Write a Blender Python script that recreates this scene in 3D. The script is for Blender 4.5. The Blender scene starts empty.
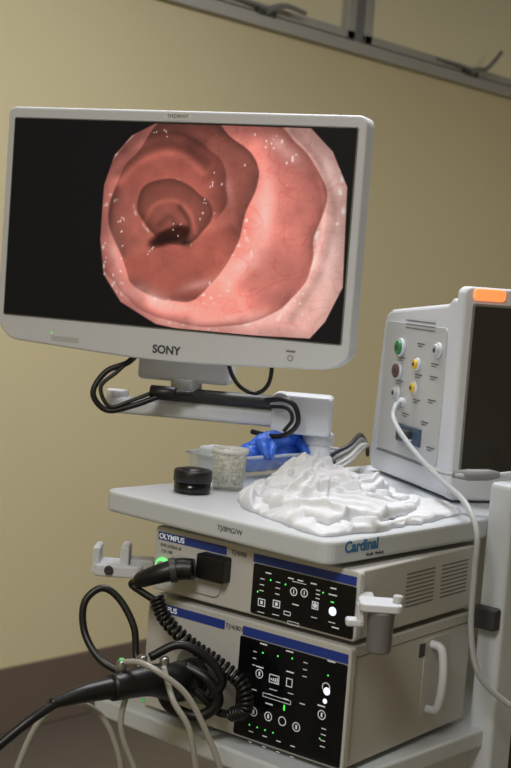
import bpy, bmesh, math, random
import numpy as np
from mathutils import Vector, Matrix, Quaternion, noise as mnoise

random.seed(4)
scene = bpy.context.scene
scene.view_settings.view_transform = 'Standard'
COL = scene.collection

# ------------------------------------------------------------------ helpers
def lin(c):
    return tuple(((v/255)/12.92 if v/255 <= .04045 else (((v/255)+.055)/1.055)**2.4) for v in c)

def mat(name, rgb, rough=.5, metal=0., emis=0., emis_rgb=None, alpha=1., bump=0., bscale=60., var=0., vscale=4., trans=0., coat=0.):
    m = bpy.data.materials.new(name); m.use_nodes = True
    nt = m.node_tree; b = nt.nodes['Principled BSDF']
    c = (*lin(rgb), 1)
    b.inputs['Base Color'].default_value = c
    b.inputs['Roughness'].default_value = rough
    b.inputs['Metallic'].default_value = metal
    b.inputs['Alpha'].default_value = alpha
    b.inputs['Transmission Weight'].default_value = trans
    b.inputs['Coat Weight'].default_value = coat
    if emis:
        b.inputs['Emission Color'].default_value = (*lin(emis_rgb or rgb), 1)
        b.inputs['Emission Strength'].default_value = emis
    if bump or var:
        tc = nt.nodes.new('ShaderNodeTexCoord')
        n = nt.nodes.new('ShaderNodeTexNoise'); n.inputs['Scale'].default_value = bscale
        n.inputs['Detail'].default_value = 4
        nt.links.new(tc.outputs['Object'], n.inputs['Vector'])
        if bump:
            bp = nt.nodes.new('ShaderNodeBump'); bp.inputs['Strength'].default_value = bump
            bp.inputs['Distance'].default_value = .002
            nt.links.new(n.outputs['Fac'], bp.inputs['Height'])
            nt.links.new(bp.outputs['Normal'], b.inputs['Normal'])
        if var:
            n2 = nt.nodes.new('ShaderNodeTexNoise'); n2.inputs['Scale'].default_value = vscale
            n2.inputs['Detail'].default_value = 5
            nt.links.new(tc.outputs['Object'], n2.inputs['Vector'])
            mx = nt.nodes.new('ShaderNodeMix'); mx.data_type = 'RGBA'
            mx.inputs[6].default_value = tuple(v*(1-var) for v in c[:3])+(1,)
            mx.inputs[7].default_value = tuple(min(1, v*(1+var)) for v in c[:3])+(1,)
            nt.links.new(n2.outputs['Fac'], mx.inputs[0])
            nt.links.new(mx.outputs[2], b.inputs['Base Color'])
    return m

def empty(name, loc=(0, 0, 0), yaw=0.):
    o = bpy.data.objects.new(name, None); COL.objects.link(o)
    o.location = loc; o.rotation_euler = (0, 0, math.radians(yaw)); o.empty_display_size = .05
    return o

def mk(name, bm, m, parent=None, smooth=False, loc=(0, 0, 0), rot=(0, 0, 0)):
    bmesh.ops.recalc_face_normals(bm, faces=bm.faces)
    me = bpy.data.meshes.new(name); bm.to_mesh(me); bm.free()
    if m: me.materials.append(m)
    if smooth:
        for p in me.polygons: p.use_smooth = True
    o = bpy.data.objects.new(name, me); COL.objects.link(o)
    o.location = loc; o.rotation_euler = rot
    if parent: o.parent = parent
    return o

def bev(bm, w, seg=3, ang=.5):
    if w <= 0: return
    es = [e for e in bm.edges if len(e.link_faces) == 2 and e.calc_face_angle(0) > ang]
    bmesh.ops.bevel(bm, geom=es, offset=w, segments=seg, affect='EDGES', profile=.5, clamp_overlap=True)

def box(parent, name, lo, hi, m, bevel=.002, rot=(0, 0, 0), seg=3):
    bm = bmesh.new(); bmesh.ops.create_cube(bm, size=1)
    c = [(lo[i]+hi[i])/2 for i in range(3)]; s = [abs(hi[i]-lo[i]) for i in range(3)]
    for v in bm.verts:
        v.co = Vector((v.co.x*s[0], v.co.y*s[1], v.co.z*s[2]))
    bev(bm, min(bevel, min(s)*.45), seg)
    return mk(name, bm, m, parent, loc=c, rot=rot)

def prism(parent, name, pts, plane, d0, d1, m, bevel=.002, ang=.5, seg=3):
    bm = bmesh.new()
    def P(a, b, d):
        return {'XZ': (a, d, b), 'XY': (a, b, d), 'YZ': (d, a, b)}[plane]
    A = [bm.verts.new(P(a, b, d0)) for a, b in pts]; B = [bm.verts.new(P(a, b, d1)) for a, b in pts]
    bm.faces.new(A); bm.faces.new(B[::-1]); n = len(pts)
    for i in range(n): bm.faces.new((A[i], A[(i+1) % n], B[(i+1) % n], B[i]))
    bmesh.ops.recalc_face_normals(bm, faces=bm.faces)
    bev(bm, bevel, seg, ang)
    return mk(name, bm, m, parent)

def rrect(x0, y0, x1, y1, r, n=6):
    out = []
    for cx, cy, a0 in ((x1-r, y1-r, 0), (x0+r, y1-r, 90), (x0+r, y0+r, 180), (x1-r, y0+r, 270)):
        for i in range(n+1):
            a = math.radians(a0+90*i/n); out.append((cx+r*math.cos(a), cy+r*math.sin(a)))
    return out

def roundpoly(pts, rads, n=6):
    """polygon with each corner replaced by a quadratic fillet"""
    out = []; N = len(pts)
    for i in range(N):
        p0, p1, p2 = Vector(pts[i-1]), Vector(pts[i]), Vector(pts[(i+1) % N]); r = rads[i]
        a = p1+(p0-p1).normalized()*r; b = p1+(p2-p1).normalized()*r
        for k in range(n+1):
            t = k/n; q = a*(1-t)**2+p1*2*t*(1-t)+b*t*t; out.append((q.x, q.y))
    return out

def lathe(parent, name, prof, m, loc=(0, 0, 0), axis='Z', seg=40, rot=(0, 0, 0)):
    """prof: list of (radius, height), closed by poles when radius==0"""
    bm = bmesh.new(); rings = []
    for r, z in prof:
        if r == 0: rings.append([bm.verts.new((0, 0, z))])
        else: rings.append([bm.verts.new((r*math.cos(2*math.pi*i/seg), r*math.sin(2*math.pi*i/seg), z)) for i in range(seg)])
    for a, b in zip(rings, rings[1:]):
        for i in range(seg):
            j = (i+1) % seg
            if len(a) == 1 and len(b) == 1: continue
            if len(a) == 1: bm.faces.new((a[0], b[i], b[j]))
            elif len(b) == 1: bm.faces.new((a[i], a[j], b[0]))
            else: bm.faces.new((a[i], a[j], b[j], b[i]))
    R = {'Z': Matrix(), 'Y': Matrix.Rotation(math.radians(90), 4, 'X'), 'X': Matrix.Rotation(math.radians(90), 4, 'Y')}[axis]
    bm.transform(R)
    o = mk(name, bm, m, parent, smooth=False, loc=loc, rot=rot)
    me = o.data
    for p in me.polygons: p.use_smooth = abs(p.normal @ (R.to_3x3() @ Vector((0, 0, 1)))) < .8
    return o

def cyl(parent, name, c, r, h, m, axis='Z', r2=None, b=.0015, seg=32, rot=(0, 0, 0)):
    r2 = r if r2 is None else r2
    b = min(b, r*.4, r2*.4, h*.3)
    return lathe(parent, name, [(0, -h/2), (r-b, -h/2), (r, -h/2+b), (r2, h/2-b), (r2-b, h/2), (0, h/2)], m, c, axis, seg, rot)

def catmull(pts, n=10):
    P = [Vector(p) for p in pts]
    P = [P[0]*2-P[1]]+P+[P[-1]*2-P[-2]]
    out = []
    for i in range(1, len(P)-2):
        p0, p1, p2, p3 = P[i-1:i+3]
        for k in range(n):
            t = k/n
            out.append(.5*((2*p1)+(p2-p0)*t+(2*p0-5*p1+4*p2-p3)*t*t+(3*p1-p0-3*p2+p3)*t**3))
    out.append(P[-2]); return out

def frames(path):
    T = []
    for i in range(len(path)):
        a = path[max(0, i-1)]; b = path[min(len(path)-1, i+1)]
        T.append((b-a).normalized())
    N = [T[0].orthogonal().normalized()]
    for i in range(1, len(path)):
        q = T[i-1].rotation_difference(T[i]); N.append((q @ N[-1]).normalized())
    return T, N

def sweep(parent, name, pts, rad, m, n=10, seg=12, raw=False, lump=0., lscale=40.):
    path = [Vector(p) for p in pts] if raw else catmull(pts, n)
    T, N = frames(path); bm = bmesh.new(); rings = []
    if not isinstance(rad, (list, tuple)): rad = [rad, rad]
    for i, p in enumerate(path):
        f = i/(len(path)-1)*(len(rad)-1); k = min(int(f), len(rad)-2); r = rad[k]+(rad[k+1]-rad[k])*(f-k)
        B = T[i].cross(N[i])
        ring = []
        for j in range(seg):
            d = N[i]*math.cos(2*math.pi*j/seg)+B*math.sin(2*math.pi*j/seg)
            rr = r
            if lump:
                q = (p+d*r)*lscale
                rr = r*(1+lump*(mnoise.noise(q)+.6*(1-2*abs(mnoise.noise(q*2.1)))-.3))
            ring.append(bm.verts.new(p+d*rr))
        rings.append(ring)
    for a, b in zip(rings, rings[1:]):
        for j in range(seg): bm.faces.new((a[j], a[(j+1) % seg], b[(j+1) % seg], b[j]))
    bm.faces.new(rings[0]); bm.faces.new(rings[-1][::-1])
    return mk(name, bm, m, parent, smooth=True)

def coil(parent, name, pts, R, r, turns, m):
    path = catmull(pts, 60)
    T, N = frames(path); out = []; n = len(path)
    for i, p in enumerate(path):
        a = 2*math.pi*turns*i/(n-1); B = T[i].cross(N[i])
        out.append(p+(N[i]*math.cos(a)+B*math.sin(a))*R)
    return sweep(parent, name, out, r, m, seg=8, raw=True)

def text(parent, name, s, size, loc, m, rot=(90, 0, 0), ext=.0003, align='LEFT', bold=0.):
    cu = bpy.data.curves.new(name, 'FONT'); cu.body = s; cu.size = size; cu.extrude = ext; cu.align_x = align; cu.offset = bold
    t = bpy.data.objects.new(name+'_tmp', cu); COL.objects.link(t)
    bpy.context.view_layer.update()
    me = bpy.data.meshes.new_from_object(t.evaluated_get(bpy.context.evaluated_depsgraph_get()))
    bpy.data.objects.remove(t)
    me.materials.clear(); me.materials.append(m)
    o = bpy.data.objects.new(name, me); COL.objects.link(o)
    o.location = loc; o.rotation_euler = tuple(math.radians(a) for a in rot); o.parent = parent
    return o

def marks(parent, name, items, m, face='F', off=0.):
    """flat printed marks on a face. F: front (-Y), R: right (+X), L: left(-X)"""
    bm = bmesh.new()
    def P(a, b):
        return {'F': (a, off, b), 'R': (off, a, b), 'L': (off, a, b)}[face]
    def poly(pts): bm.faces.new([bm.verts.new(P(*p)) for p in pts])
    for it in items:
        k = it[0]; x, z = it[1], it[2]
        if k == 'disc':
            poly([(x+it[3]*math.cos(i*math.pi/10), z+it[3]*math.sin(i*math.pi/10)) for i in range(20)])
        elif k == 'rect':
            w, h = it[3]/2, it[4]/2; poly([(x-w, z-h), (x+w, z-h), (x+w, z+h), (x-w, z+h)])
        elif k == 'ring':
            r, w = it[3], it[4]
            for i in range(20):
                a, b = i*math.pi/10, (i+1)*math.pi/10
                poly([(x+r*math.cos(a), z+r*math.sin(a)), (x+r*math.cos(b), z+r*math.sin(b)), (x+(r-w)*math.cos(b), z+(r-w)*math.sin(b)), (x+(r-w)*math.cos(a), z+(r-w)*math.sin(a))])
        elif k == 'frame':
            w, h, t = it[3]/2, it[4]/2, it[5]
            poly([(x-w, z-h), (x+w, z-h), (x+w, z-h+t), (x-w, z-h+t)]); poly([(x-w, z+h-t), (x+w, z+h-t), (x+w, z+h), (x-w, z+h)])
            poly([(x-w, z-h), (x-w+t, z-h), (x-w+t, z+h), (x-w, z+h)]); poly([(x+w-t, z-h), (x+w, z-h), (x+w, z+h), (x+w-t, z+h)])
    bm.normal_update()
    me = bpy.data.meshes.new(name); bm.to_mesh(me); bm.free(); me.materials.append(m)
    o = bpy.data.objects.new(name, me); COL.objects.link(o); o.parent = parent
    return o

def vnoise(x, y, s, seed):
    rs = np.random.RandomState(seed); G = rs.rand(64, 64)
    X = np.asarray(x)/s+7.3; Y = np.asarray(y)/s+3.1
    xi = np.floor(X).astype(int); yi = np.floor(Y).astype(int); fx = X-xi; fy = Y-yi
    fx = fx*fx*(3-2*fx); fy = fy*fy*(3-2*fy)
    g = lambda i, j: G[np.mod(i, 64), np.mod(j, 64)]
    return (g(xi, yi)*(1-fx)+g(xi+1, yi)*fx)*(1-fy)+(g(xi, yi+1)*(1-fx)+g(xi+1, yi+1)*fx)*fy

def cloth(parent, name, poly, z0, m, seed, body=.03, creases=14, cw=.012, ch=.014, rings=100, spokes=300, dome=1.6, rag=.12, smooth_n=3):
    """soft folded cloth: low body over a star-shaped outline with long curved creases"""
    P = np.array(poly); c = P.mean(0)
    ang = np.linspace(0, 2*np.pi, spokes, endpoint=False); R = []
    for a in ang:
        d = np.array([math.cos(a), math.sin(a)]); best = 0
        for i in range(len(P)):
            p, q = P[i]-c, P[(i+1) % len(P)]-c; e = q-p
            det = d[0]*(-e[1])+e[0]*d[1]
            if abs(det) < 1e-9: continue
            t = (p[0]*(-e[1])+e[0]*p[1])/det; s = (d[0]*p[1]-d[1]*p[0])/det
            if t > 0 and -1e-6 <= s <= 1.000001: best = max(best, t)
        R.append(best)
    R = np.array(R)
    for _ in range(smooth_n): R = (np.roll(R, 1)+2*R+np.roll(R, -1))/4
    R = R*(1+rag*(vnoise(np.cos(ang)*3+9, np.sin(ang)*3+9, .5, seed+9)-.5))
    fr = 1-(1-np.linspace(0, 1, rings+1)[1:])**1.3
    XX = c[0]+np.outer(fr, R*np.cos(ang)); YY = c[1]+np.outer(fr, R*np.sin(ang)); FF = fr[:, None]*np.ones_like(XX)
    rs = np.random.RandomState(seed)
    env = np.clip((1-FF)*dome*2, 0, 1); env = np.sqrt(1-(1-env)**2)
    H = body*(.55+.9*vnoise(XX, YY, .07, seed+1))*env
    ext = R.mean()
    for k in range(creases):
        a0 = rs.uniform(0, math.pi); cx, cy = c[0]+rs.randn()*ext*.45, c[1]+rs.randn()*ext*.45
        ln = rs.uniform(.35, .9)*ext; kap = rs.uniform(-3.5, 3.5)
        u = (XX-cx)*math.cos(a0)+(YY-cy)*math.sin(a0); v = -(XX-cx)*math.sin(a0)+(YY-cy)*math.cos(a0)+kap*u*u
        w = cw*rs.uniform(.5, 1.3); hh = ch*rs.uniform(.35, 1.1)
        prof = np.where(v > 0, np.exp(-(v/(w*2.0))**2), np.exp(-(v/(w*.4))**2))        # lee side steeper: a fold
        H = H+hh*prof*np.exp(-(u/ln)**4)*(.25+.75*env)
    H = H+.0022*(vnoise(XX, YY, .010, seed+3)-.5)+.004*(vnoise(XX, YY, .022, seed+4)-.5)
    ZZ = z0+.003+np.clip(H, 0, None)+.0012*(1-env)
    bm = bmesh.new(); V = []
    ctr = bm.verts.new((c[0], c[1], float(ZZ[0].mean())))
    for i in range(rings): V.append([bm.verts.new((XX[i, j], YY[i, j], ZZ[i, j])) for j in range(spokes)])
    V.append([bm.verts.new((XX[-1, j], YY[-1, j], z0)) for j in range(spokes)])
    for j in range(spokes): bm.faces.new((ctr, V[0][j], V[0][(j+1) % spokes]))
    for a, b in zip(V, V[1:]):
        for j in range(spokes): bm.faces.new((a[j], b[j], b[(j+1) % spokes], a[(j+1) % spokes]))
    bm.faces.new(V[-1])
    return mk(name, bm, m, parent, smooth=True)

# station frame (metres): r = to the right of the line of sight, h = ahead, z = height
YAW = 41.6
def L(r, h, dz):
    return Vector((-.664*h+.748*r, .748*h+.664*r, 1.5+dz))

# ------------------------------------------------------------------ materials
M_wall = mat('wall_paint', (219, 208, 170), .75, bump=.05, bscale=180, var=.03, vscale=1.5)
M_ceil = mat('ceiling_paint', (215, 212, 200), .9, bump=.05)
M_floor = mat('vinyl_floor', (96, 88, 80), .45, var=.12, vscale=9)
M_base = mat('vinyl_baseboard', (112, 98, 88), .5, var=.04)
M_alu = mat('window_aluminium', (182, 182, 178), .45, metal=.1, var=.03)
M_dk = mat('dark_seal', (70, 68, 64), .6)
M_glass = mat('frosted_glass', (200, 192, 160), .35, var=.06, vscale=2, emis=.14)  # faint emission stands in for light from the room beyond
M_white = mat('monitor_white_plastic', (214, 218, 226), .4, var=.015)
M_grey = mat('light_grey_plastic', (190, 192, 194), .45, var=.02)
M_case = mat('processor_case_enamel', (196, 196, 194), .4, bump=.03, bscale=400, var=.02)
M_shelf = mat('cart_enamel', (205, 211, 218), .38, var=.02, vscale=12)
M_black = mat('black_rubber', (18, 18, 20), .4)
M_blackg = mat('black_gloss_panel', (12, 13, 18), .2)
M_dgrey = mat('dark_grey_plastic', (58, 60, 63), .45)
M_mgrey = mat('mid_grey_plastic', (128, 130, 132), .45)
M_vent = mat('vent_shadow_grey', (112, 112, 112), .6)
M_blue = mat('blue_stripe', (38, 62, 150), .35)
M_teal = mat('blue_print', (52, 112, 160), .5)
M_print = mat('dark_print', (70, 72, 78), .5)
M_wmark = mat('white_print', (215, 220, 225), .5, emis=.25)
M_gled = mat('green_led', (70, 235, 90), .4, emis=1.1)
M_gring = mat('green_ring_light', (110, 230, 125), .4, emis=.95)
M_wled = mat('white_led', (230, 240, 255), .4, emis=1.0)
M_tube = mat('clear_pvc_tube', (168, 166, 158), .25, alpha=.85)
M_gcab = mat('grey_cable', (178, 182, 186), .45)
M_cloth = mat('white_gauze', (224, 227, 233), .9, bump=.35, bscale=350)
M_glove = mat('blue_nitrile', (50, 104, 212), .42)
M_clear = mat('clear_plastic', (205, 218, 230), .15, alpha=.15)
M_cup = mat('translucent_cup', (225, 228, 222), .3, alpha=.28)
M_bead = mat('white_beads', (236, 234, 222), .6)
M_steel = mat('steel', (150, 152, 155), .3, metal=.9)
M_yel = mat('yellow_connector', (225, 190, 60), .4)
M_grn = mat('green_connector', (40, 140, 80), .4)
M_brn = mat('brown_connector', (96, 62, 58), .4)
M_org = mat('alarm_lamp', (255, 140, 75), .4, emis=1.2, emis_rgb=(255, 130, 75))
M_scr = mat('patient_screen_glass', (44, 41, 42), .15)

# ------------------------------------------------------------------ room
WX, EX, SY, NY, CZ = -3.3, 2.6, -2.2, 9.0, 3.0
wy0, wy1, wz0, wz1 = 2.3, 6.8, 2.385, 2.93
def room_box(name, lo, hi, m): return box(None, name, lo, hi, m, bevel=0)
room_box('floor', (WX-.15, SY-.15, -.1), (EX+.15, NY+.15, 0), M_floor)
room_box('ceiling', (WX-.15, SY-.15, CZ), (EX+.15, NY+.15, CZ+.1), M_ceil)
bm = bmesh.new()
for (y0, y1, z0, z1) in ((SY-.15, NY+.15, 0, wz0), (SY-.15, wy0, wz0, CZ), (wy1, NY+.15, wz0, CZ), (wy0, wy1, wz1, CZ)):
    r = bmesh.ops.create_cube(bm, size=1)['verts']
    for v in r: v.co = Vector((WX-.075+v.co.x*.15, (y0+y1)/2+v.co.y*(y1-y0), (z0+z1)/2+v.co.z*(z1-z0)))
mk('wall_left', bm, M_wall)
room_box('wall_right', (EX, SY-.15, 0), (EX+.15, NY+.15, CZ), M_wall)
room_box('wall_back', (WX, NY, 0), (EX, NY+.15, CZ), M_wall)
room_box('wall_front', (WX, SY-.15, 0), (EX, SY, CZ), M_wall)
box(None, 'baseboard_left', (WX, SY, 0), (WX+.012, NY-.013, .215), M_base, .004)
box(None, 'baseboard_back', (WX+.012, NY-.012, 0), (EX-.012, NY, .215), M_base, .004)
box(None, 'baseboard_right', (EX-.012, SY, 0), (EX, NY-.013, .215), M_base, .004)

win = empty('window_1', (WX, 0, 0))
box(win, 'frosted_pane', (-.03, wy0, wz0), (-.022, wy1, wz1), M_glass, 0)
box(win, 'frame_sill', (-.06, wy0-.03, wz0-.0), (.026, wy1+.03, wz0+.045), M_alu, .004)
box(win, 'frame_head', (-.06, wy0-.03, wz1-.05), (.026, wy1+.03, wz1), M_alu, .004)
box(win, 'frame_jamb_1', (-.06, wy0-.03, wz0), (.025, wy0+.03, wz1), M_alu, .004)
box(win, 'frame_jamb_2', (-.06, wy1-.03, wz0), (.025, wy1+.03, wz1), M_alu, .004)
for i, (a, b) in enumerate(((wy0+.03, 4.13), (4.19, wy1-.03))):
    box(win, 'seal_%d' % i, (-.02, a, wz0+.045), (.0, b, wz0+.052), M_dk, 0)
    box(win, 'sash_bottom_%d' % i, (-.02, a, wz0+.052), (.012, b, wz0+.085), M_alu, .003)
    box(win, 'sash_top_%d' % i, (-.02, a, wz1-.09), (.012, b, wz1-.05), M_alu, .003)
    box(win, 'sash_side_%d' % i, (-.02, (b-.05) if i == 0 else a, wz0+.052), (.012, b if i == 0 else a+.05, wz1-.05), M_alu, .003)
box(win, 'mullion', (-.02, 4.13, wz0+.045), (.004, 4.19, wz1-.05), M_mgrey, .002)
for i, y in enumerate((3.60, 4.93)):
    box(win, 'latch_base_%d' % i, (.01, y-.05, wz0+.04), (.032, y+.05, wz0+.062), M_dk, .003)
    sweep(win, 'latch_handle_%d' % i, [(.02, y, wz0+.05), (.05, y+.01, wz0+.07), (.06, y+.07, wz0+.085), (.06, y+.17, wz0+.08 + .09*i)], [.012, .01, .008], M_mgrey)
    sweep(win, 'latch_stay_%d' % i, [(.012, y-.25, wz0+.075), (.03, y-.1, wz0+.07), (.03, y, wz0+.062)], .006, M_mgrey)

# ------------------------------------------------------------------ display monitor
mon = empty('medical_display_monitor', (-1.634, 1.606, 1.573), 19.8)
outline = roundpoly([(-.337, .195), (.328, .195), (.328, -.190), (.300, -.214), (0, -.230), (-.312, -.215), (-.337, -.183)], [.016, .016, .012, .02, .1, .018, .012])
prism(mon, 'bezel_shell', outline, 'XZ', -.006, .034, M_white, .004, ang=.8)
prism(mon, 'rear_housing', rrect(-.24, -.17, .24, .15, .03), 'XZ', .034, .075, M_grey, .012, ang=.8)
prism(mon, 'bezel_inner_lip', rrect(-.3235, -.173, .3145, .1765, .004), 'XZ', -.0075, -.005, M_mgrey, .0006, ang=.8)
prism(mon, 'black_glass', rrect(-.3215, -.171, .3125, .1745, .003), 'XZ', -.0085, -.006, mat('screen_black', (7, 7, 9), .3), .0003, ang=.8)
# screen picture : bowel camera view, emitted per point
sx0, sx1, sz0, sz1 = -.319, .310, -.169, .172
NXg, NYg = 580, 312
s = np.linspace(0, 1, NXg)[None, :]*np.ones((NYg, 1)); t = np.linspace(0, 1, NYg)[:, None]*np.ones((1, NXg))
X = 14+342*s-3*t-10*s*t; Y = 119+9*s+t*(196+17*s)
X = X-6*(349-X)/245
def sstep(a, b, v):
    k = np.clip((v-a)/(b-a), 0, 1); return k*k*(3-2*k)
octo = [(160, 122), (314, 127), (335, 150), (349, 185), (346, 285), (330, 320), (316, 337), (205, 333), (165, 325), (128, 303), (109, 275), (104, 240), (106, 185), (116, 155), (134, 135)]
inside = np.full(X.shape, 1e9)
for i in range(len(octo)):
    (x1, y1), (x2, y2) = octo[i], octo[(i+1) % len(octo)]
    nx, ny = -(y2-y1), (x2-x1); n = math.hypot(nx, ny)
    inside = np.minimum(inside, ((X-x1)*nx+(Y-y1)*ny)/n)
mask = sstep(-.8, .8, inside)
wob = lambda sc, sd, am: am*(vnoise(X, Y, sc, sd)-.5)
def ring(cx, cy, rx, ry, tilt, sd, am, sc=48):
    c, q = math.cos(tilt), math.sin(tilt); dx, dy = X-cx, Y-cy
    u, v = dx*c+dy*q, -dx*q+dy*c
    return (np.sqrt((u/rx)**2+(v/ry)**2)-1)*min(rx, ry)+wob(sc, sd, am)+wob(17, sd+50, 3)
r0 = ring(174, 236, 18, 8, -.45, 3, 7, 18)
r1 = ring(180, 213, 40, 33, .7, 5, 12, 30)
r2 = ring(190, 204, 70, 92, .26, 8, 16, 44)
r3 = ring(212, 214, 116, 112, .35, 11, 16)
# semilunar folds that only close part of the way round
ra = ring(160, 196, 74, 62, -.35, 61, 12, 40)
rb = ring(176, 246, 82, 52, .25, 64, 10, 40)
col = np.zeros(X.shape+(3,))
def C(*a): return np.array(a, float)
def layer(colr, rr, k=1.1, lim=None):
    global col
    w = sstep(k, -k, rr)
    if lim is not None: w = w*lim
    col = col*(1-w[..., None])+colr*w[..., None]
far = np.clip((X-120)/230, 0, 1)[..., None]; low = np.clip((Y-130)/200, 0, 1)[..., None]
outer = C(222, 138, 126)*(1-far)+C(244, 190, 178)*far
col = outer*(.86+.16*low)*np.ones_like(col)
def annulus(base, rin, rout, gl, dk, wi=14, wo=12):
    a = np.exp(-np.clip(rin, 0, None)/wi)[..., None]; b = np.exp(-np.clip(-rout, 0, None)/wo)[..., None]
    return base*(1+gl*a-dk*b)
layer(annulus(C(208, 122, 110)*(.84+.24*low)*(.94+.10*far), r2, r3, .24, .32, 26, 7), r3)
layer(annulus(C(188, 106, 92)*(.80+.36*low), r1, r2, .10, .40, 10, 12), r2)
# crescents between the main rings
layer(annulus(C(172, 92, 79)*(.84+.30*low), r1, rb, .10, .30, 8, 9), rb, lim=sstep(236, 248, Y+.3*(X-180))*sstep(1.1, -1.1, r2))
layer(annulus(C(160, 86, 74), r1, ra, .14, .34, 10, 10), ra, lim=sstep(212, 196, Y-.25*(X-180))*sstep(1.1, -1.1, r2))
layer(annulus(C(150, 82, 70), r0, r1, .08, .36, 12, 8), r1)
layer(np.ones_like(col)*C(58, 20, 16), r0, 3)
def pdist(px):
    d = np.full(X.shape, 1e9)
    P = [(float(v.x), float(v.y)) for v in catmull([(a, b, 0) for a, b in px], 6)]
    for (xa, ya), (xb, yb) in zip(P, P[1:]):
        ex, ey = xb-xa, yb-ya; q = np.clip(((X-xa)*ex+(Y-ya)*ey)/(ex*ex+ey*ey+1e-9), 0, 1)
        d = np.minimum(d, np.hypot(X-xa-q*ex, Y-ya-q*ey))
    return d
def foldline(px, w, amt):
    global col
    col = col*(1+amt*np.exp(-(pdist(px)/w)**2))[..., None]
foldline([(122, 172), (140, 154), (165, 144), (190, 147), (210, 162)], 6, -.26)
foldline([(124, 180), (142, 163), (166, 153), (190, 156), (208, 172)], 4, .20)
foldline([(128, 150), (150, 136), (185, 132), (205, 142)], 5, -.18)
foldline([(150, 222), (160, 205), (180, 200), (196, 212), (203, 232)], 2.6, .24)
foldline([(186, 206), (196, 222), (192, 243)], 3, -.30)
foldline([(166, 224), (176, 216), (184, 226)], 3, -.18)
foldline([(160, 244), (178, 238), (196, 243)], 4, -.35)
foldline([(120, 190), (112, 225), (122, 270), (150, 300)], 5, -.14)
foldline([(112, 250), (130, 285), (165, 305), (210, 312), (250, 302)], 12, .15)
foldline([(262, 150), (274, 190), (264, 240), (236, 285)], 11, .16)
foldline([(288, 128), (316, 160), (328, 205), (318, 262), (286, 318)], 2.5, .18)
foldline([(296, 132), (325, 165), (337, 212), (326, 268), (298, 318)], 4, -.14)
foldline([(205, 326), (250, 316), (300, 306)], 5, .10)
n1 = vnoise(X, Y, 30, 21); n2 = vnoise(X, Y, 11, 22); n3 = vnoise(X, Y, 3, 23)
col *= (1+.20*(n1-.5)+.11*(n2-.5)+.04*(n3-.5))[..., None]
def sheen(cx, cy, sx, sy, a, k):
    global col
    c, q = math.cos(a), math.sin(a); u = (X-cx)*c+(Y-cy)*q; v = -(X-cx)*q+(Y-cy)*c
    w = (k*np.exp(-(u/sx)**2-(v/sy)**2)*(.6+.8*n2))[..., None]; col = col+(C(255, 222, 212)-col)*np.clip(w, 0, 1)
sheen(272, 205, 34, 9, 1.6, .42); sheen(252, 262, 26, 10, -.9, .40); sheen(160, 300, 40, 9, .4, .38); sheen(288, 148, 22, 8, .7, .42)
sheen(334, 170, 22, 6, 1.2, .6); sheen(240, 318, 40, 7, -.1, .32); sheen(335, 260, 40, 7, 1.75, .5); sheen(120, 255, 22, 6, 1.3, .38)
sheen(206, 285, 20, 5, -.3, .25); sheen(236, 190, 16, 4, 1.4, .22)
# wet glints that follow the crests of the folds
gl_n = vnoise(X, Y, 5, 71)*vnoise(X, Y, 13, 72)
for rr_, k_, w_ in ((r2, .9, 1.6), (r1, .55, 1.3), (r3, .8, 1.8), (rb, .5, 1.2)):
    g = np.exp(-((rr_-2.2)/w_)**2)*sstep(.44, .62, gl_n)*k_
    col = col+(C(255, 236, 228)-col)*np.clip(g, 0, 1)[..., None]
xw = X+12*(vnoise(X, Y, 16, 31)-.5); yw = Y+12*(vnoise(X, Y, 16, 32)-.5)
vs = np.maximum(1-np.abs(2*vnoise(xw, yw, 22, 33)-1), 1-np.abs(2*vnoise(xw, yw, 12, 34)-1)*1.03)
vs = np.maximum(vs, 1-np.abs(2*vnoise(xw, yw, 8, 35)-1)*1.04)
vs = np.clip((vs-.95)/.05, 0, 1)*sstep(130, 215, X)*sstep(-5, 15, r1)
col *= (1-C(.07, .22, .20)*vs[..., None]*.55)
rs = np.random.RandomState(2)
sp = np.zeros(X.shape)
def dots(cx, cy, sx, sy, n, r0_, r1_):
    global sp
    for _ in range(n):
        a, b = cx+rs.randn()*sx, cy+rs.randn()*sy; rr = rs.uniform(r0_, r1_); el = rs.uniform(.8, 2.2)
        sp = np.maximum(sp, .9*np.exp(-(((X-a)/rr)**2+((Y-b)/(rr*el))**2)**1.5))
dots(128, 232, 3, 12, 9, .5, 1.0); dots(109, 262, 2, 10, 9, .6, 1.4); dots(122, 284, 7, 6, 7, .5, 1.1); dots(214, 208, 4, 10, 8, .5, .9)
dots(272, 142, 8, 4, 8, .6, 1.2); dots(295, 156, 3, 6, 4, .9, 1.7); dots(226, 178, 16, 7, 6, .5, .8)
dots(230, 285, 8, 7, 6, .5, .9); dots(312, 300, 10, 6, 4, .6, 1.1); dots(344, 196, 1.5, 14, 7, 1, 2.0); dots(156, 250, 8, 8, 4, .5, .8)
dots(170, 134, 12, 3, 5, .6, 1.0); dots(180, 230, 5, 4, 4, .5, .8)
col = col*(1-sp[..., None])+C(255, 240, 235)*sp[..., None]
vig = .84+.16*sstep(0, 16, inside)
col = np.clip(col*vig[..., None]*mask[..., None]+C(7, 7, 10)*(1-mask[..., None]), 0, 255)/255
lc = np.where(col <= .04045, col/12.92, ((col+.055)/1.055)**2.4)
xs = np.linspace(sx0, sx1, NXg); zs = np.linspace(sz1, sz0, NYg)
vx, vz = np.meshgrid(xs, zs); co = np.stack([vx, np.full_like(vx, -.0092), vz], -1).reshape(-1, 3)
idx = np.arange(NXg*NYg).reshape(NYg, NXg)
fq = np.stack([idx[1:, :-1], idx[1:, 1:], idx[:-1, 1:], idx[:-1, :-1]], -1).reshape(-1, 4)
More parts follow.
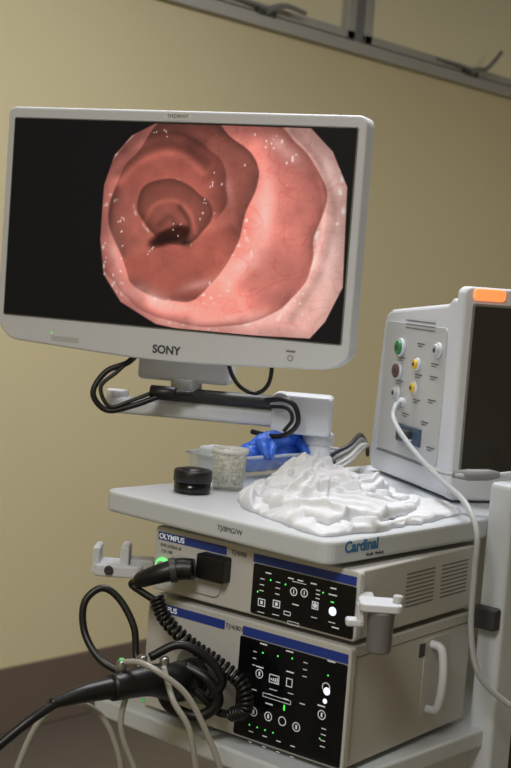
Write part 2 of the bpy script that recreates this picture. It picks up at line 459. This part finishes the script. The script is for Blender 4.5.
me = bpy.data.meshes.new('screen_picture'); me.from_pydata(co.tolist(), [], fq.tolist())
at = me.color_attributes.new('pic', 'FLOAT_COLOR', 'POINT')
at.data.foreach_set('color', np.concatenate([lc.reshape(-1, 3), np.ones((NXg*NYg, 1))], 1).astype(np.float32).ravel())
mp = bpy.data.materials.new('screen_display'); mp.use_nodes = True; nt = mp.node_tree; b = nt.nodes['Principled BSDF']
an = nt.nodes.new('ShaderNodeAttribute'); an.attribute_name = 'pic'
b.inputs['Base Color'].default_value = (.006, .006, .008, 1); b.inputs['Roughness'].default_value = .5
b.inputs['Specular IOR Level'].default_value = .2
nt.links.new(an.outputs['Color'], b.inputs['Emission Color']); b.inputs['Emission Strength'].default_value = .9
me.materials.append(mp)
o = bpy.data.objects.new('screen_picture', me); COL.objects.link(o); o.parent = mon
text(mon, 'maker_lettering', 'SONY', .0195, (.003, -.0065, -.2140), M_print, align='CENTER', bold=.0006)
marks(mon, 'asset_label', [('rect', -.006, .1855, .052, .013)], mat('paper_label', (225, 228, 230), .6), off=-.0066)
text(mon, 'asset_label_text', 'TMZ/8W/7', .0085, (-.006, -.0068, .1825), M_print, align='CENTER')
marks(mon, 'power_led', [('rect', -.222, -.197, .003, .002)], M_gled, off=-.0068)
box(mon, 'rating_sticker', (-.222, -.0066, -.211), (-.167, -.006, -.202), M_grey, 0)
box(mon, 'power_button', (.220, -.0075, -.191), (.236, -.006, -.188), M_mgrey, .0005)
marks(mon, 'standby_ring', [('ring', .228, -.201, .005, .001)], M_print, off=-.0068)
box(mon, 'mount_plate', (-.06, .075, -.09), (.06, .09, .03), M_grey, .004)

# ------------------------------------------------------------------ monitor arm
arm = empty('monitor_support_arm', L(0, 2.385, 0), YAW-8)
box(arm, 'tilt_head', (-.212, -.02, -.196), (-.045, .06, -.128), M_white, .008)
box(arm, 'tilt_yoke', (-.16, .03, -.15), (-.09, .06, .02), M_grey, .008)
cyl(arm, 'head_pivot', (-.125, .0, -.205), .028, .03, M_grey)
box(arm, 'beam', (-.262, -.022, -.262), (.05, .022, -.232), M_white, .008)
cyl(arm, 'gas_spring', (-.07, -.012, -.219), .0125, .21, M_dgrey, axis='X')
cyl(arm, 'beam_end_cap', (-.25, 0, -.232), .02, .022, M_white)
prism(arm, 'elbow_housing', rrect(.035, -.270, .140, -.200, .008), 'XZ', -.028, .03, M_white, .005, ang=.8)
cyl(arm, 'elbow_knuckle', (.05, -.02, -.216), .018, .02, M_grey, axis='Y')
cyl(arm, 'support_post', (.118, .02, -.307), .022, .077, M_white)
cyl(arm, 'post_collar', (.118, .02, -.278), .028, .02, M_grey)

vc = empty('video_cable')
sweep(vc, 'loop_left', [L(-.20, 2.36, -.135), L(-.225, 2.35, -.165), L(-.262, 2.34, -.184), L(-.281, 2.33, -.222), L(-.255, 2.33, -.25), L(-.208, 2.33, -.238), L(-.15, 2.34, -.214), L(-.11, 2.345, -.212)], .0052, M_black)
sweep(vc, 'loop_left_inner', [L(-.205, 2.36, -.14), L(-.24, 2.34, -.18), L(-.268, 2.33, -.21), L(-.25, 2.325, -.243), L(-.215, 2.33, -.231), L(-.16, 2.34, -.205)], .0036, M_black)
sweep(vc, 'loop_middle', [L(-.05, 2.34, -.13), L(-.047, 2.34, -.162), L(-.027, 2.33, -.191), L(.002, 2.33, -.201), L(.022, 2.33, -.184), L(.026, 2.33, -.15), L(.02, 2.33, -.12)], .0038, M_black)
sweep(vc, 'loop_right', [L(.02, 2.33, -.212), L(.05, 2.315, -.207), L(.071, 2.31, -.217), L(.078, 2.31, -.245), L(.062, 2.315, -.266), L(.036, 2.33, -.274), L(.0, 2.36, -.272)], .0046, M_black)
sweep(vc, 'loop_right_inner', [L(.03, 2.33, -.222), L(.058, 2.315, -.222), L(.068, 2.31, -.24), L(.055, 2.315, -.262)], .0034, M_black)
cyl(vc, 'cable_sleeve', L(-.16, 2.34, -.213), .012, .045, M_black, axis='X', rot=(0, 0, math.radians(35)))

# ------------------------------------------------------------------ cart
cart = empty('equipment_cart')
SL, SR, SF, SB = -1.548, -1.095, 1.405, 2.30
ZT = 1.154; ZL = .826
prism(cart, 'top_shelf', rrect(SL, SF, SR, SB, .022), 'XY', ZT-.034, ZT, M_shelf, .006, ang=.8)
prism(cart, 'lower_shelf', rrect(SL, SF, SR+.03, SB, .022), 'XY', ZL-.03, ZL, M_shelf, .005, ang=.8)
prism(cart, 'base_deck', rrect(SL, SF, SR+.03, SB, .022), 'XY', .14, .18, M_shelf, .005, ang=.8)
box(cart, 'column_right', (-1.094, 1.795, .12), (-1.05, 1.86, 1.212), M_shelf, .008)
box(cart, 'column_right_inner', (-1.088, 1.868, .18), (-1.056, 1.93, 1.12), M_dgrey, .004)
box(cart, 'column_left', (-1.546, 1.85, .18), (-1.51, 1.91, 1.12), M_shelf, .006)
box(cart, 'column_clamp', (-1.096, 1.775, .985), (-1.052, 1.795, 1.02), M_dgrey, .004)
box(cart, 'rear_panel', (-1.50, 2.24, .18), (-1.12, 2.26, 1.12), M_grey, .003)
box(cart, 'side_rail_left', (-1.546, 1.47, 1.008), (-1.528, 1.85, 1.026), M_shelf, .004)
text(cart, 'maker_lettering', 'Cardinal', .0225, (SR+.0003, SF+.036, ZT-.0185), M_teal, rot=(90, 0, 90), bold=.0006)
text(cart, 'maker_sublettering', 'Health  Medical', .0065, (SR+.0003, SF+.085, ZT-.0275), M_print, rot=(90, 0, 90))
text(cart, 'asset_lettering', 'TJ/8MG/W', .011, (-1.30, SF-.0003, ZT-.020), M_print)
for i, (x, y) in enumerate(((SL+.05, SF+.06), (SR-.03, SF+.06), (SL+.05, SB-.06), (SR-.03, SB-.06))):
    cyl(cart, 'caster_wheel_%d' % i, (x, y, .05), .05, .028, M_dgrey, axis='X')
    box(cart, 'caster_fork_%d' % i, (x-.022, y-.02, .05), (x+.022, y+.02, .14), M_steel, .004)

# ------------------------------------------------------------------ upper processor
YW = 4.0
up = empty('endoscopy_video_processor', (-1.258, 1.437, 1.015), YW)
hw = .187
def case(par, H, D):
    prism(par, 'case', rrect(-hw+.004, 0.0, hw-.004, H, .004), 'XZ', .012, D, M_case, .002, ang=.8)
    prism(par, 'front_fascia', rrect(-hw, 0, hw, H, .007), 'XZ', 0, .014, M_case, .003, ang=.8)
case(up, .098, .345)
for i, (x, y) in enumerate(((-.15, .04), (.15, .04), (-.15, .30), (.15, .30))):
    cyl(up, 'foot_%d' % i, (x, y, -.0035), .012, .008, M_black)
marks(up, 'blue_stripe', [('rect', -.113, .084, .134, .0125), ('rect', .093, .084, .178, .0125)], M_blue, off=-.0006)
prism(up, 'control_panel', rrect(.006, .004, .183, .0765, .003), 'XZ', -.0022, .002, M_blackg, .0008, ang=.8)
text(up, 'maker_lettering', 'OLYMPUS', .0115, (-.178, -.0008, .0800), M_wmark, bold=.0002)
text(up, 'model_lettering', 'EVIS EXERA III', .0068, (-.175, -.0004, .068), M_print)
text(up, 'series_lettering', 'CV-190', .007, (-.172, -.0004, .059), M_print)
text(up, 'asset_lettering', 'TJ/4/08', .010, (-.038, -.0004, .081), M_print)
cyl(up, 'light_ring', (-.167, -.002, .038), .0135, .006, M_gring, axis='Y')
cyl(up, 'light_ring_core', (-.167, -.004, .038), .0090, .007, M_grey, axis='Y')
prism(up, 'scope_socket_surround', rrect(-.145, .012, -.052, .064, .012), 'XZ', -.003, .002, M_grey, .0012, ang=.8)
U = lambda u, v: (.006+(u-255)/107*.177, .097-(v-(529+(u-155)*.207))/700-.003)
wm, gm, wl = [], [], []
for u in (272, 296, 306, 320, 340): wm.append(('rect', *U(u, 572+(u-272)*.2), .010, .0018))
wm += [('frame', *U(267, 602), .013, .011, .0014), ('frame', *U(283, 603), .013, .011, .0014), ('rect', *U(283, 603), .005, .005), ('rect', *U(267, 602), .004, .005)]
wm += [('ring', *U(300, 590), .0062, .0014), ('ring', *U(311, 591), .0062, .0014), ('rect', *U(300, 590), .0015, .006), ('rect', *U(311, 591), .0015, .006)]
wm += [('frame', *U(323, 603), .011, .011, .0014), ('disc', *U(323, 603), .0035), ('frame', *U(295, 612), .012, .006, .001)]
wm += [('rect', *U(303, 603), .011, .0016), ('rect', *U(340, 592), .014, .0016), ('rect', *U(345, 624), .012, .0016)]
for i in range(3): wm += [('rect', *U(266, 578+6*i), .008, .0012), ('rect', *U(283, 581+6*i), .008, .0012), ('rect', *U(325, 588+4*i), .007, .0012)]
wm += [('rect', *U(267, 612), .012, .001), ('rect', *U(283, 614), .012, .001), ('rect', *U(323, 615), .010, .001), ('rect', *U(341, 619), .012, .001), ('frame', *U(302, 622), .02, .005, .0008), ('rect', *U(305, 581), .024, .0008)]
gm = [('disc', *U(262, 591), .0013), ('disc', *U(275, 579), .0013), ('disc', *U(291, 583), .0013), ('rect', *U(340, 599), .005, .0016), ('disc', *U(330, 590), .0012)]
wl = [('disc', *U(341, 608), .0062)]
marks(up, 'panel_icons', wm, M_wmark, off=-.0027)
marks(up, 'panel_green_leds', gm, M_gled, off=-.0028)
marks(up, 'panel_lit_button', wl, M_wled, off=-.0028)
for i in range(9):
    box(up, 'side_vent_%d' % i, (hw-.0045, .13+.0, .028+i*.006), (hw-.0037, .21, .0302+i*.006), M_vent, 0)
    box(up, 'side_vent_rear_%d' % i, (hw-.0045, .23, .028+i*.006), (hw-.0037, .31, .0302+i*.006), M_vent, 0)

# ------------------------------------------------------------------ lower light source
lo = empty('endoscopy_light_source', (-1.260, 1.434, .834), YW)
case(lo, .173, .345)
for i, (x, y) in enumerate(((-.15, .04), (.15, .04), (-.15, .30), (.15, .30))):
    cyl(lo, 'foot_%d' % i, (x, y, -.004), .012, .008, M_black)
marks(lo, 'blue_stripe', [('rect', -.108, .157, .146, .0135), ('rect', .091, .157, .184, .0135)], M_blue, off=-.0006)
prism(lo, 'control_panel', rrect(-.004, .004, .183, .149, .003), 'XZ', -.0022, .002, M_blackg, .0008, ang=.8)
text(lo, 'maker_lettering', 'OLYMPUS', .0115, (-.178, -.0008, .153), M_wmark, bold=.0002)
text(lo, 'model_lettering', 'EVIS EXERA III', .0068, (-.172, -.0004, .141), M_print)
text(lo, 'asset_lettering', 'TJ/4/801', .010, (-.034, -.0004, .154), M_print)
Q = lambda u, v: (-.005+(u-245)/105*.187, .172-(v-(593+(u-150)*.27))/715)
wm, gm, wl = [], [], []
for u, v in ((270, 644), (296, 651), (336, 660), (268, 668), (298, 672), (280, 706), (330, 705)): wm.append(('rect', *Q(u, v), .013, .0018))
for u, v in ((268, 675), (333, 686), (265, 715), (280, 719), (308, 728), (294, 723), (331, 714)): wm.append(('ring', *Q(u, v), .0068, .0013))
wm += [('frame', *Q(283, 680), .018, .0125, .0013), ('frame', *Q(298, 683), .011, .0125, .0013)]
for i in range(4): wm.append(('rect', Q(283, 680)[0]-.005+i*.0035, Q(283, 680)[1]-.001, .002, .003+.0015*i))
for u, v in ((268, 675), (265, 715), (280, 719), (331, 714), (308, 728)): wm.append(('rect', *Q(u, v), .003, .006))
for i in range(4):
    wm += [('rect', *Q(264+i*16, 692+i*4), .009, .0013), ('rect', *Q(264+i*14, 736+i*4), .008, .0013), ('rect', *Q(334, 728+i*6), .008, .0012), ('rect', *Q(264+i*14, 747+i*4), .006, .0010)]
for i in range(3): wm += [('rect', *Q(262, 652+7*i), .006, .0012), ('rect', *Q(312, 662+7*i), .007, .0010)]
wm += [('frame', *Q(287, 700), .05, .006, .0008), ('rect', *Q(283, 691), .014, .001), ('rect', *Q(300, 694), .010, .001)]
gm = [('disc', *Q(270, 653), .0013), ('disc', *Q(285, 656), .0013), ('disc', *Q(299, 658), .0013), ('disc', *Q(334, 674), .0013), ('rect', *Q(295, 709), .0025, .008), ('disc', *Q(331, 738), .0011)]
for i in range(4): gm.append(('disc', *Q(262+i*8, 729+i*2.2), .0012))
wl = [('disc', *Q(334, 690), .0055), ('disc', *Q(333, 700), .0035)]
marks(lo, 'panel_icons', wm, M_wmark, off=-.0027)
marks(lo, 'panel_green_leds', gm, M_gled, off=-.0028)
marks(lo, 'panel_lit_buttons', wl, M_wled, off=-.0028)
prism(lo, 'scope_socket_surround', rrect(-.12, .03, -.04, .11, .03), 'XZ', -.005, .002, M_mgrey, .0015, ang=.8)
cyl(lo, 'scope_socket', (-.08, -.008, .07), .028, .02, M_black, axis='Y')
box(lo, 'side_recess', (hw-.0045, .205, .03), (hw-.003, .275, .15), M_case, .0005)
sweep(lo, 'side_handle', [(hw-.006, .225, .04), (hw+.014, .225, .046), (hw+.02, .225, .09), (hw+.014, .225, .134), (hw-.006, .225, .14)], .0065, M_white)
box(lo, 'side_label', (hw-.0045, .19, .125), (hw-.003, .215, .145), M_dgrey, .0003)
box(lo, 'side_seam', (hw-.0045, .02, .155), (hw-.0037, .34, .157), M_mgrey, 0)

# ------------------------------------------------------------------ scope holders
lh = empty('scope_holder', L(-.195, 2.12, -.477), YAW)
prism(lh, 'tray', rrect(-.04, -.03, .038, .03, .012), 'XY', -.012, .008, M_white, .004, ang=.8)
prism(lh, 'fork_prong_1', rrect(-.042, -.01, -.030, .034, .005), 'XZ', -.024, .024, M_white, .003, ang=.8)
prism(lh, 'fork_prong_2', rrect(.002, -.01, .016, .038, .005), 'XZ', -.024, .024, M_white, .003, ang=.8)
cyl(lh, 'cradle_roller', (-.014, -.031, .0), .007, .01, M_dgrey, axis='Y')
box(lh, 'clamp', (.016, -.012, -.004), (.055, .02, .016), M_grey, .003)
rh = empty('bottle_holder', L(.187, 1.75, -.420), YAW)
rh.scale = (.86, .86, .86)
prism(rh, 'bracket_plate', rrect(-.034, -.026, .032, .03, .012), 'XY', -.006, .007, M_white, .003, ang=.8)
box(rh, 'bracket_arm', (-.052, -.012, -.034), (-.026, .012, -.022), M_white, .004)
box(rh, 'bracket_web', (-.036, -.010, -.034), (-.024, .014, .002), M_white, .003)
box(rh, 'mount_arm', (-.03, .02, -.010), (-.006, .075, .004), M_grey, .003)
lathe(rh, 'holder_cup', [(0, -.072), (.017, -.072), (.0195, -.068), (.021, -.012), (.0225, -.010), (.0225, -.0065), (.0185, -.0065), (.0165, -.066), (0, -.066)], M_mgrey, (.002, -.002, 0))
cyl(rh, 'mount_knob', (.026, .0, .012), .008, .012, M_grey)

# ------------------------------------------------------------------ endoscope
sc = empty('endoscope')
f = lambda x, y, z: Matrix.Translation((-1.258, 1.436, 0)) @ Matrix.Rotation(math.radians(YW), 4, 'Z') @ Vector((x, y, z))
A = f(-.08, -.018, .834+.07)
sweep(sc, 'connector_body', [A, f(-.083, -.04, .903), L(-.085, 1.86, -.578), L(-.118, 1.83, -.569), L(-.165, 1.79, -.571)], [.026, .03, .027, .022, .018], M_black, seg=24)
sweep(sc, 'connector_boot', [L(-.160, 1.795, -.571), L(-.20, 1.765, -.574), L(-.24, 1.74, -.583)], [.0155, .0125, .007], M_black, seg=20)
sweep(sc, 'universal_cord', [L(-.225, 1.75, -.578), L(-.262, 1.72, -.60), L(-.30, 1.70, -.632), L(-.38, 1.66, -.70), L(-.46, 1.62, -.85), L(-.5, 1.60, -1.1), L(-.46, 1.62, -1.40), L(-.35, 1.75, -1.49)], .0068, M_black)
for i, (r, h, z) in enumerate(((-.128, 1.83, -.545), (-.155, 1.81, -.549), (-.098, 1.84, -.548))):
    cyl(sc, 'connector_port_%d' % i, L(r, h, z), .007, .022, M_steel)
M_gcap = mat('green_port_cap', (90, 200, 110), .4, emis=.2)
cyl(sc, 'port_cap_green', L(-.155, 1.81, -.537), .0040, .005, M_gcap)
cyl(sc, 'port_lamp_green', L(-.122, 1.812, -.592), .0030, .005, M_gcap)
sweep(sc, 'cord_loop', [L(-.125, 1.84, -.565), L(-.139, 1.86, -.545), L(-.146, 1.87, -.506), L(-.17, 1.88, -.470), L(-.196, 1.88, -.456), L(-.218, 1.87, -.476), L(-.214, 1.86, -.516), L(-.187, 1.84, -.548), L(-.148, 1.825, -.562)], .0052, M_black)
box(up, 'video_socket_block', (-.088, -.020, .038), (-.036, .014, .076), M_black, .004)
sweep(sc, 'video_plug', [f(-.086, -.024, 1.015+.052), f(-.105, -.034, 1.065), f(-.125, -.052, 1.057), f(-.150, -.062, 1.045), f(-.160, -.062, 1.038)], [.0155, .0165, .0145, .0125, .009], M_black, seg=20)
sweep(sc, 'plug_collar', [f(-.108, -.037, 1.064), f(-.115, -.043, 1.062)], [.0185, .0185], M_dgrey, seg=20)
sweep(sc, 'video_lead', [f(-.158, -.062, 1.040), f(-.170, -.062, 1.032), L(-.122, 1.945, -.485)], .0055, M_black)
coil(sc, 'coiled_lead', [L(-.122, 1.945, -.478), L(-.106, 1.93, -.507), L(-.066, 1.90, -.532), L(-.024, 1.875, -.550), L(.012, 1.855, -.572), L(.020, 1.85, -.604), L(.002, 1.87, -.622)], .0085, .0030, 34, M_black)
sweep(sc, 'lead_return', [L(.002, 1.87, -.622), L(-.02, 1.88, -.622), L(-.045, 1.88, -.60), L(-.070, 1.885, -.585)], .006, M_black)
sweep(sc, 'lead_droop', [L(-.07, 1.88, -.56), L(-.035, 1.87, -.575), L(-.02, 1.87, -.605), L(-.045, 1.87, -.628), L(-.085, 1.87, -.618), L(-.10, 1.86, -.595)], .0085, M_black)
sweep(sc, 'lead_droop_inner', [L(-.12, 1.86, -.545), L(-.08, 1.865, -.525), L(-.04, 1.865, -.54), L(-.015, 1.865, -.572), L(-.03, 1.87, -.60)], .0065, M_black)

tb = empty('suction_tubing')
tubes = [
 [(-.30, 1.78, -.76), (-.285, 1.79, -.69), (-.262, 1.80, -.63), (-.227, 1.80, -.598), (-.185, 1.80, -.6075), (-.157, 1.80, -.6465), (-.140, 1.80, -.72), (-.13, 1.80, -.9), (-.13, 1.8, -1.49)],
 [(-.155, 1.81, -.540), (-.128, 1.80, -.536), (-.095, 1.79, -.548), (-.061, 1.79, -.574), (-.030, 1.79, -.625), (-.004, 1.79, -.685), (.012, 1.79, -.76), (.015, 1.79, -1.1), (.0, 1.79, -1.49)],
 [(-.128, 1.83, -.545), (-.142, 1.81, -.575), (-.149, 1.80, -.627), (-.126, 1.80, -.685), (-.10, 1.80, -.74), (-.09, 1.80, -1.1), (-.09, 1.80, -1.49)],
 [(-.098, 1.83, -.548), (-.08, 1.80, -.585), (-.055, 1.79, -.62), (-.04, 1.79, -.68), (-.02, 1.79, -.75), (-.02, 1.79, -1.1), (-.03, 1.79, -1.49)],
]
for i, p in enumerate(tubes): sweep(tb, 'tube_%d' % i, [L(*q) for q in p], .0042, M_tube)

# ------------------------------------------------------------------ patient monitor
pm = empty('patient_monitor', (-1.187-.866*.022-.010, 1.857+.5*.022-.009, ZT), 60)
PW = .32
prof = [(.012, .006), (.010, .335), (.040, .337), (.055, .326), (.283, .306), (.305, .297), (.313, .28), (.335, .03), (.325, .006)]
prism(pm, 'housing', prof, 'YZ', .004, PW-.004, M_white, .007, ang=.35)
prism(pm, 'front_bezel', rrect(0, .004, PW, .357, .014), 'XZ', -.010, .018, M_white, .006, ang=.8)
prism(pm, 'screen_frame', rrect(.016, .050, PW-.012, .330, .006), 'XZ', -.0115, -.008, M_mgrey, .0008, ang=.8)
prism(pm, 'screen', rrect(.020, .054, PW-.017, .326, .004), 'XZ', -.0125, -.010, M_scr, .0005, ang=.8)
prism(pm, 'alarm_lamp', rrect(.016, .335, .074, .3545, .007), 'XZ', -.014, -.006, M_org, .002, ang=.8)
for i in range(4): cyl(pm, 'foot_%d' % i, ((.04, PW-.04)[i % 2], (.05, .28)[i//2], .003), .012, .006, M_black)
prism(pm, 'connector_panel', rrect(.045, .05, .295, .285, .01), 'YZ', .0015, .006, M_grey, .001, ang=.8)
def conn(name, y, z, r, m):
    y -= .014
    cyl(pm, name+'_ring', (-.001, y, z), r*1.35, .006, M_white, axis='X')
    cyl(pm, name, (-.004, y, z), r, .009, m, axis='X')
    cyl(pm, name+'_core', (-.0072, y, z), r*.5, .005, M_dgrey, axis='X')
conn('gas_port_green', .235, .240, .0125, M_grn); conn('port_brown', .238, .198, .0125, M_brn)
conn('port_yellow', .160, .216, .0085, M_yel); conn('port_yellow_lower', .163, .174, .0085, M_yel)
conn('port_white', .082, .246, .010, M_grey); conn('port_white_lower', .236, .158, .010, M_grey)
marks(pm, 'vent_slots', [('rect', .15, .290-.0066*i, .12, .0024) for i in range(3)], M_vent, 'L', .0010)
it = []
for y, z in ((.215, .222), (.215, .180), (.14, .198), (.14, .154), (.08, .222), (.08, .20), (.14, .252), (.18, .125), (.10, .12), (.08, .16), (.215, .135), (.07, .08)):
    it += [('rect', y, z, .030, .0020), ('rect', y+.004, z-.0045, .020, .0016)]
marks(pm, 'printed_legends', it, M_print, 'L', .0008)
box(pm, 'module_socket', (-.004, .11, .075), (.004, .205, .106), mat('blue_grey_socket', (70, 88, 112), .4), .002)
box(pm, 'module_plug', (-.016, .135, .08), (-.003, .18, .10), M_dgrey, .003)
box(pm, 'side_groove', (.0008, .05, .045), (.005, .295, .048), M_mgrey, 0)

pc = empty('patient_lead')
sweep(pc, 'lead_plug', [L(.280, 2.39, -.206), L(.258, 2.375, -.200)], [.009, .0075], M_white, seg=20)
sweep(pc, 'lead', [L(.264, 2.38, -.202), L(.250, 2.36, -.206), L(.246, 2.33, -.232), L(.274, 2.24, -.271), L(.305, 2.12, -.298), L(.332, 2.03, -.318), L(.3465, 1.985, -.356), L(.347, 1.98, -.415), L(.350, 1.98, -.505), L(.369, 1.98, -.571), L(.419, 1.99, -.6145), L(.50, 2.0, -.66), L(.56, 2.0, -.95), L(.60, 2.0, -1.49)], .0046, M_gcab)
sweep(pc, 'probe_lead', [L(.278, 2.33, -.262), L(.268, 2.28, -.272), L(.299, 2.16, -.288), L(.325, 2.10, -.286), L(.345, 2.09, -.284)], .0032, M_gcab)
sweep(pc, 'probe_body', [L(.322, 2.105, -.286), L(.345, 2.095, -.284), L(.375, 2.09, -.281), L(.392, 2.09, -.280)], [.006, .0095, .009, .005], M_mgrey, seg=20)
sweep(pc, 'probe_tail', [L(.388, 2.09, -.280), L(.45, 2.09, -.274), L(.55, 2.09, -.30), L(.62, 2.09, -.6), L(.64, 2.09, -1.49)], .004, M_gcab)

bc = empty('cable_bundle')
for i, (dz, dh, m_) in enumerate(((0, 0, M_gcab), (.010, .02, M_mgrey), (-.006, -.02, M_tube), (.018, .03, M_dgrey))):
    sweep(bc, 'cable_%d' % i, [L(.13+.01*i, 2.40+dh, -.338), L(.15, 2.40+dh, -.330+dz), L(.18, 2.42+dh, -.312+dz), L(.205, 2.50+dh, -.300+dz), L(.225, 2.60, -.31), L(.235, 2.68, -.338)], .004, m_)

# ------------------------------------------------------------------ shelf-top items
jar = empty('black_jar', (-1.462, 1.515, ZT))
lathe(jar, 'jar_base', [(0, 0), (.0275, 0), (.029, .002), (.029, .018), (0, .018)], M_blackg)
lathe(jar, 'jar_lid', [(0, .0175), (.0295, .0175), (.0305, .019), (.0305, .034), (.029, .0365), (.018, .0365), (.017, .039), (0, .039)], M_black)
cup = empty('specimen_cup', (-1.462, 1.598, ZT))
lathe(cup, 'cup_wall', [(0, 0), (.024, 0), (.0255, .002), (.0285, .062), (.0275, .062), (.0242, .003), (0, .003)], M_cup)
lathe(cup, 'cup_lip', [(.0277, .060), (.0302, .060), (.0306, .0625), (.0302, .067), (.0277, .067), (.0277, .060)], mat('cup_lip_plastic', (226, 228, 226), .35, alpha=.9))
bm = bmesh.new()
for k in range(600):
    z = .007+.054*random.random(); rr = .0215*math.sqrt(random.random())*(.95+z*1.9); a = random.random()*6.283
    mt = Matrix.Translation((rr*math.cos(a), rr*math.sin(a), z)) @ Matrix.Scale(random.uniform(.7, 1.15), 4)
    bmesh.ops.create_icosphere(bm, subdivisions=1, radius=.0034, matrix=mt)
mk('cup_beads', bm, M_bead, cup, smooth=True)

tr = empty('storage_tray', (-1.552, 1.80, ZT))
tx, ty, th = .046, .155, .040
box(tr, 'tray_floor', (-tx, -ty, 0), (tx, ty, .003), M_clear, .001)
box(tr, 'tray_side_left', (-tx-.002, -ty, .003), (-tx, ty, th), M_clear, 0)
box(tr, 'tray_side_right', (tx, -ty, .003), (tx+.002, ty, th), M_clear, 0)
box(tr, 'tray_end_front', (-tx, -ty-.002, .003), (tx, -ty, th), M_clear, 0)
box(tr, 'tray_end_back', (-tx, ty, .003), (tx, ty+.002, th), M_clear, 0)
rim = [(-tx-.004, -ty-.004, th), (tx+.004, -ty-.004, th), (tx+.004, ty+.004, th), (-tx-.004, ty+.004, th)]
M_rim = mat('tray_rim_plastic', (214, 222, 232), .3, alpha=.6)
for i in range(4): sweep(tr, 'tray_rim_%d' % i, [rim[i], rim[(i+1) % 4]], .0026, M_rim, n=2)
box(tr, 'packet_stack', (-.038, -.148, .004), (.038, -.100, .052), mat('paper_packets', (206, 214, 224), .7), .008)
gl = empty('nitrile_gloves', (-1.552, 1.80, ZT))
sweep(gl, 'glove_bundle', [(.004, -.092, .030), (.008, -.05, .033), (.006, .03, .035), (.004, .09, .036), (.0, .140, .030)], [.012, .025, .028, .026, .028, .027, .012], M_glove, n=24, seg=56, lump=.20, lscale=38)
sweep(gl, 'glove_bundle_top', [(.012, -.07, .052), (.018, -.02, .062), (.012, .05, .064), (.004, .125, .054)], [.007, .017, .015, .019, .016, .008], M_glove, n=24, seg=40, lump=.3, lscale=55)
for i, (y, a) in enumerate(((-.06, .2), (-.02, -.4), (.035, .5), (.09, .1))):
    sweep(gl, 'glove_finger_%d' % i, [(.008, y+.012, .056), (.026, y+a*.02, .060), (.042, y-.012+a*.03, .054), (.055, y-.020+a*.05, .040)], [.009, .0095, .009, .006], M_glove, seg=16, n=12, lump=.15, lscale=70)

gz = empty('gauze_cloth')
cloth(gz, 'cloth_spread', [(-1.41, 1.56), (-1.34, 1.495), (-1.20, 1.435), (-1.125, 1.425), (-1.108, 1.52), (-1.125, 1.78), (-1.20, 1.83), (-1.38, 1.75)], ZT, M_cloth, 12, body=.007, creases=30, cw=.009, ch=.009, dome=5)
cloth(gz, 'cloth_layer_back', [(-1.405, 1.60), (-1.37, 1.545), (-1.25, 1.535), (-1.19, 1.60), (-1.20, 1.73), (-1.27, 1.80), (-1.38, 1.74)], ZT+.009, M_cloth, 31, body=.011, creases=20, cw=.008, ch=.009, dome=8, rag=.18)
cloth(gz, 'cloth_layer_middle', [(-1.395, 1.615), (-1.33, 1.555), (-1.24, 1.575), (-1.215, 1.66), (-1.26, 1.755), (-1.36, 1.72)], ZT+.021, M_cloth, 58, body=.010, creases=18, cw=.008, ch=.010, dome=7, rag=.25)
cloth(gz, 'cloth_layer_top', [(-1.375, 1.64), (-1.32, 1.60), (-1.265, 1.63), (-1.27, 1.71), (-1.335, 1.725)], ZT+.032, M_cloth, 93, body=.008, creases=12, cw=.008, ch=.009, dome=5, rag=.3, rings=60, spokes=200)
cloth(gz, 'cloth_layer_front', [(-1.32, 1.51), (-1.24, 1.47), (-1.145, 1.465), (-1.125, 1.56), (-1.15, 1.68), (-1.22, 1.68), (-1.29, 1.61)], ZT+.009, M_cloth, 45, body=.012, creases=22, cw=.009, ch=.010, dome=6, rag=.18)

# ------------------------------------------------------------------ lights
def panel_light(name, x, y, w, d, e, col=(1, .96, .88)):
    p = empty(name, (x, y, CZ))
    box(p, 'housing', (-w/2-.03, -d/2-.03, -.05), (w/2+.03, d/2+.03, 0), M_grey, .004)
    box(p, 'diffuser', (-w/2, -d/2, -.056), (w/2, d/2, -.05), mat(name+'_diffuser', (255, 250, 240), .6, emis=1.0), 0)
    ld = bpy.data.lights.new(name+'_lamp', 'AREA'); ld.shape = 'RECTANGLE'; ld.size = w; ld.size_y = d; ld.energy = e; ld.color = col
    lo_ = bpy.data.objects.new('lamp', ld); COL.objects.link(lo_); lo_.parent = p; lo_.location = (0, 0, -.06)
panel_light('ceiling_light', -1.6, 2.1, .6, 1.2, 38, (.98, .98, 1))
panel_light('front_fill_light', -.4, -.6, .6, 1.2, 50, (1, .96, .90))  # added fill lamp on the camera side, unseen, lifts the dark fronts
panel_light('ceiling_light.002', -.6, 5.0, .6, 1.2, 34, (1, .95, .86))

w = bpy.data.worlds.new('world'); scene.world = w; w.use_nodes = True
w.node_tree.nodes['Background'].inputs[0].default_value = (.5, .5, .55, 1); w.node_tree.nodes['Background'].inputs[1].default_value = .05

# ------------------------------------------------------------------ camera
cam = bpy.data.cameras.new('camera'); co_ = bpy.data.objects.new('camera', cam); COL.objects.link(co_)
p, rl = math.radians(4.54), math.radians(4.3)
fw = Vector((-.664, .748, 0)).normalized(); rt = Vector((.748, .664, 0)).normalized(); upv = Vector((0, 0, 1))
F = fw*math.cos(p)-upv*math.sin(p); U0 = fw*math.sin(p)+upv*math.cos(p)
Xc = rt*math.cos(rl)+U0*math.sin(rl); Yc = -rt*math.sin(rl)+U0*math.cos(rl)
M = Matrix((Xc, Yc, -F)).transposed().to_4x4(); M.translation = Vector((0, 0, 1.5))
co_.matrix_world = M
cam.sensor_fit = 'VERTICAL'; cam.sensor_height = 36; cam.lens = 63; cam.clip_start = .05
cam.dof.use_dof = True; cam.dof.focus_distance = 2.05; cam.dof.aperture_fstop = 7
scene.camera = co_
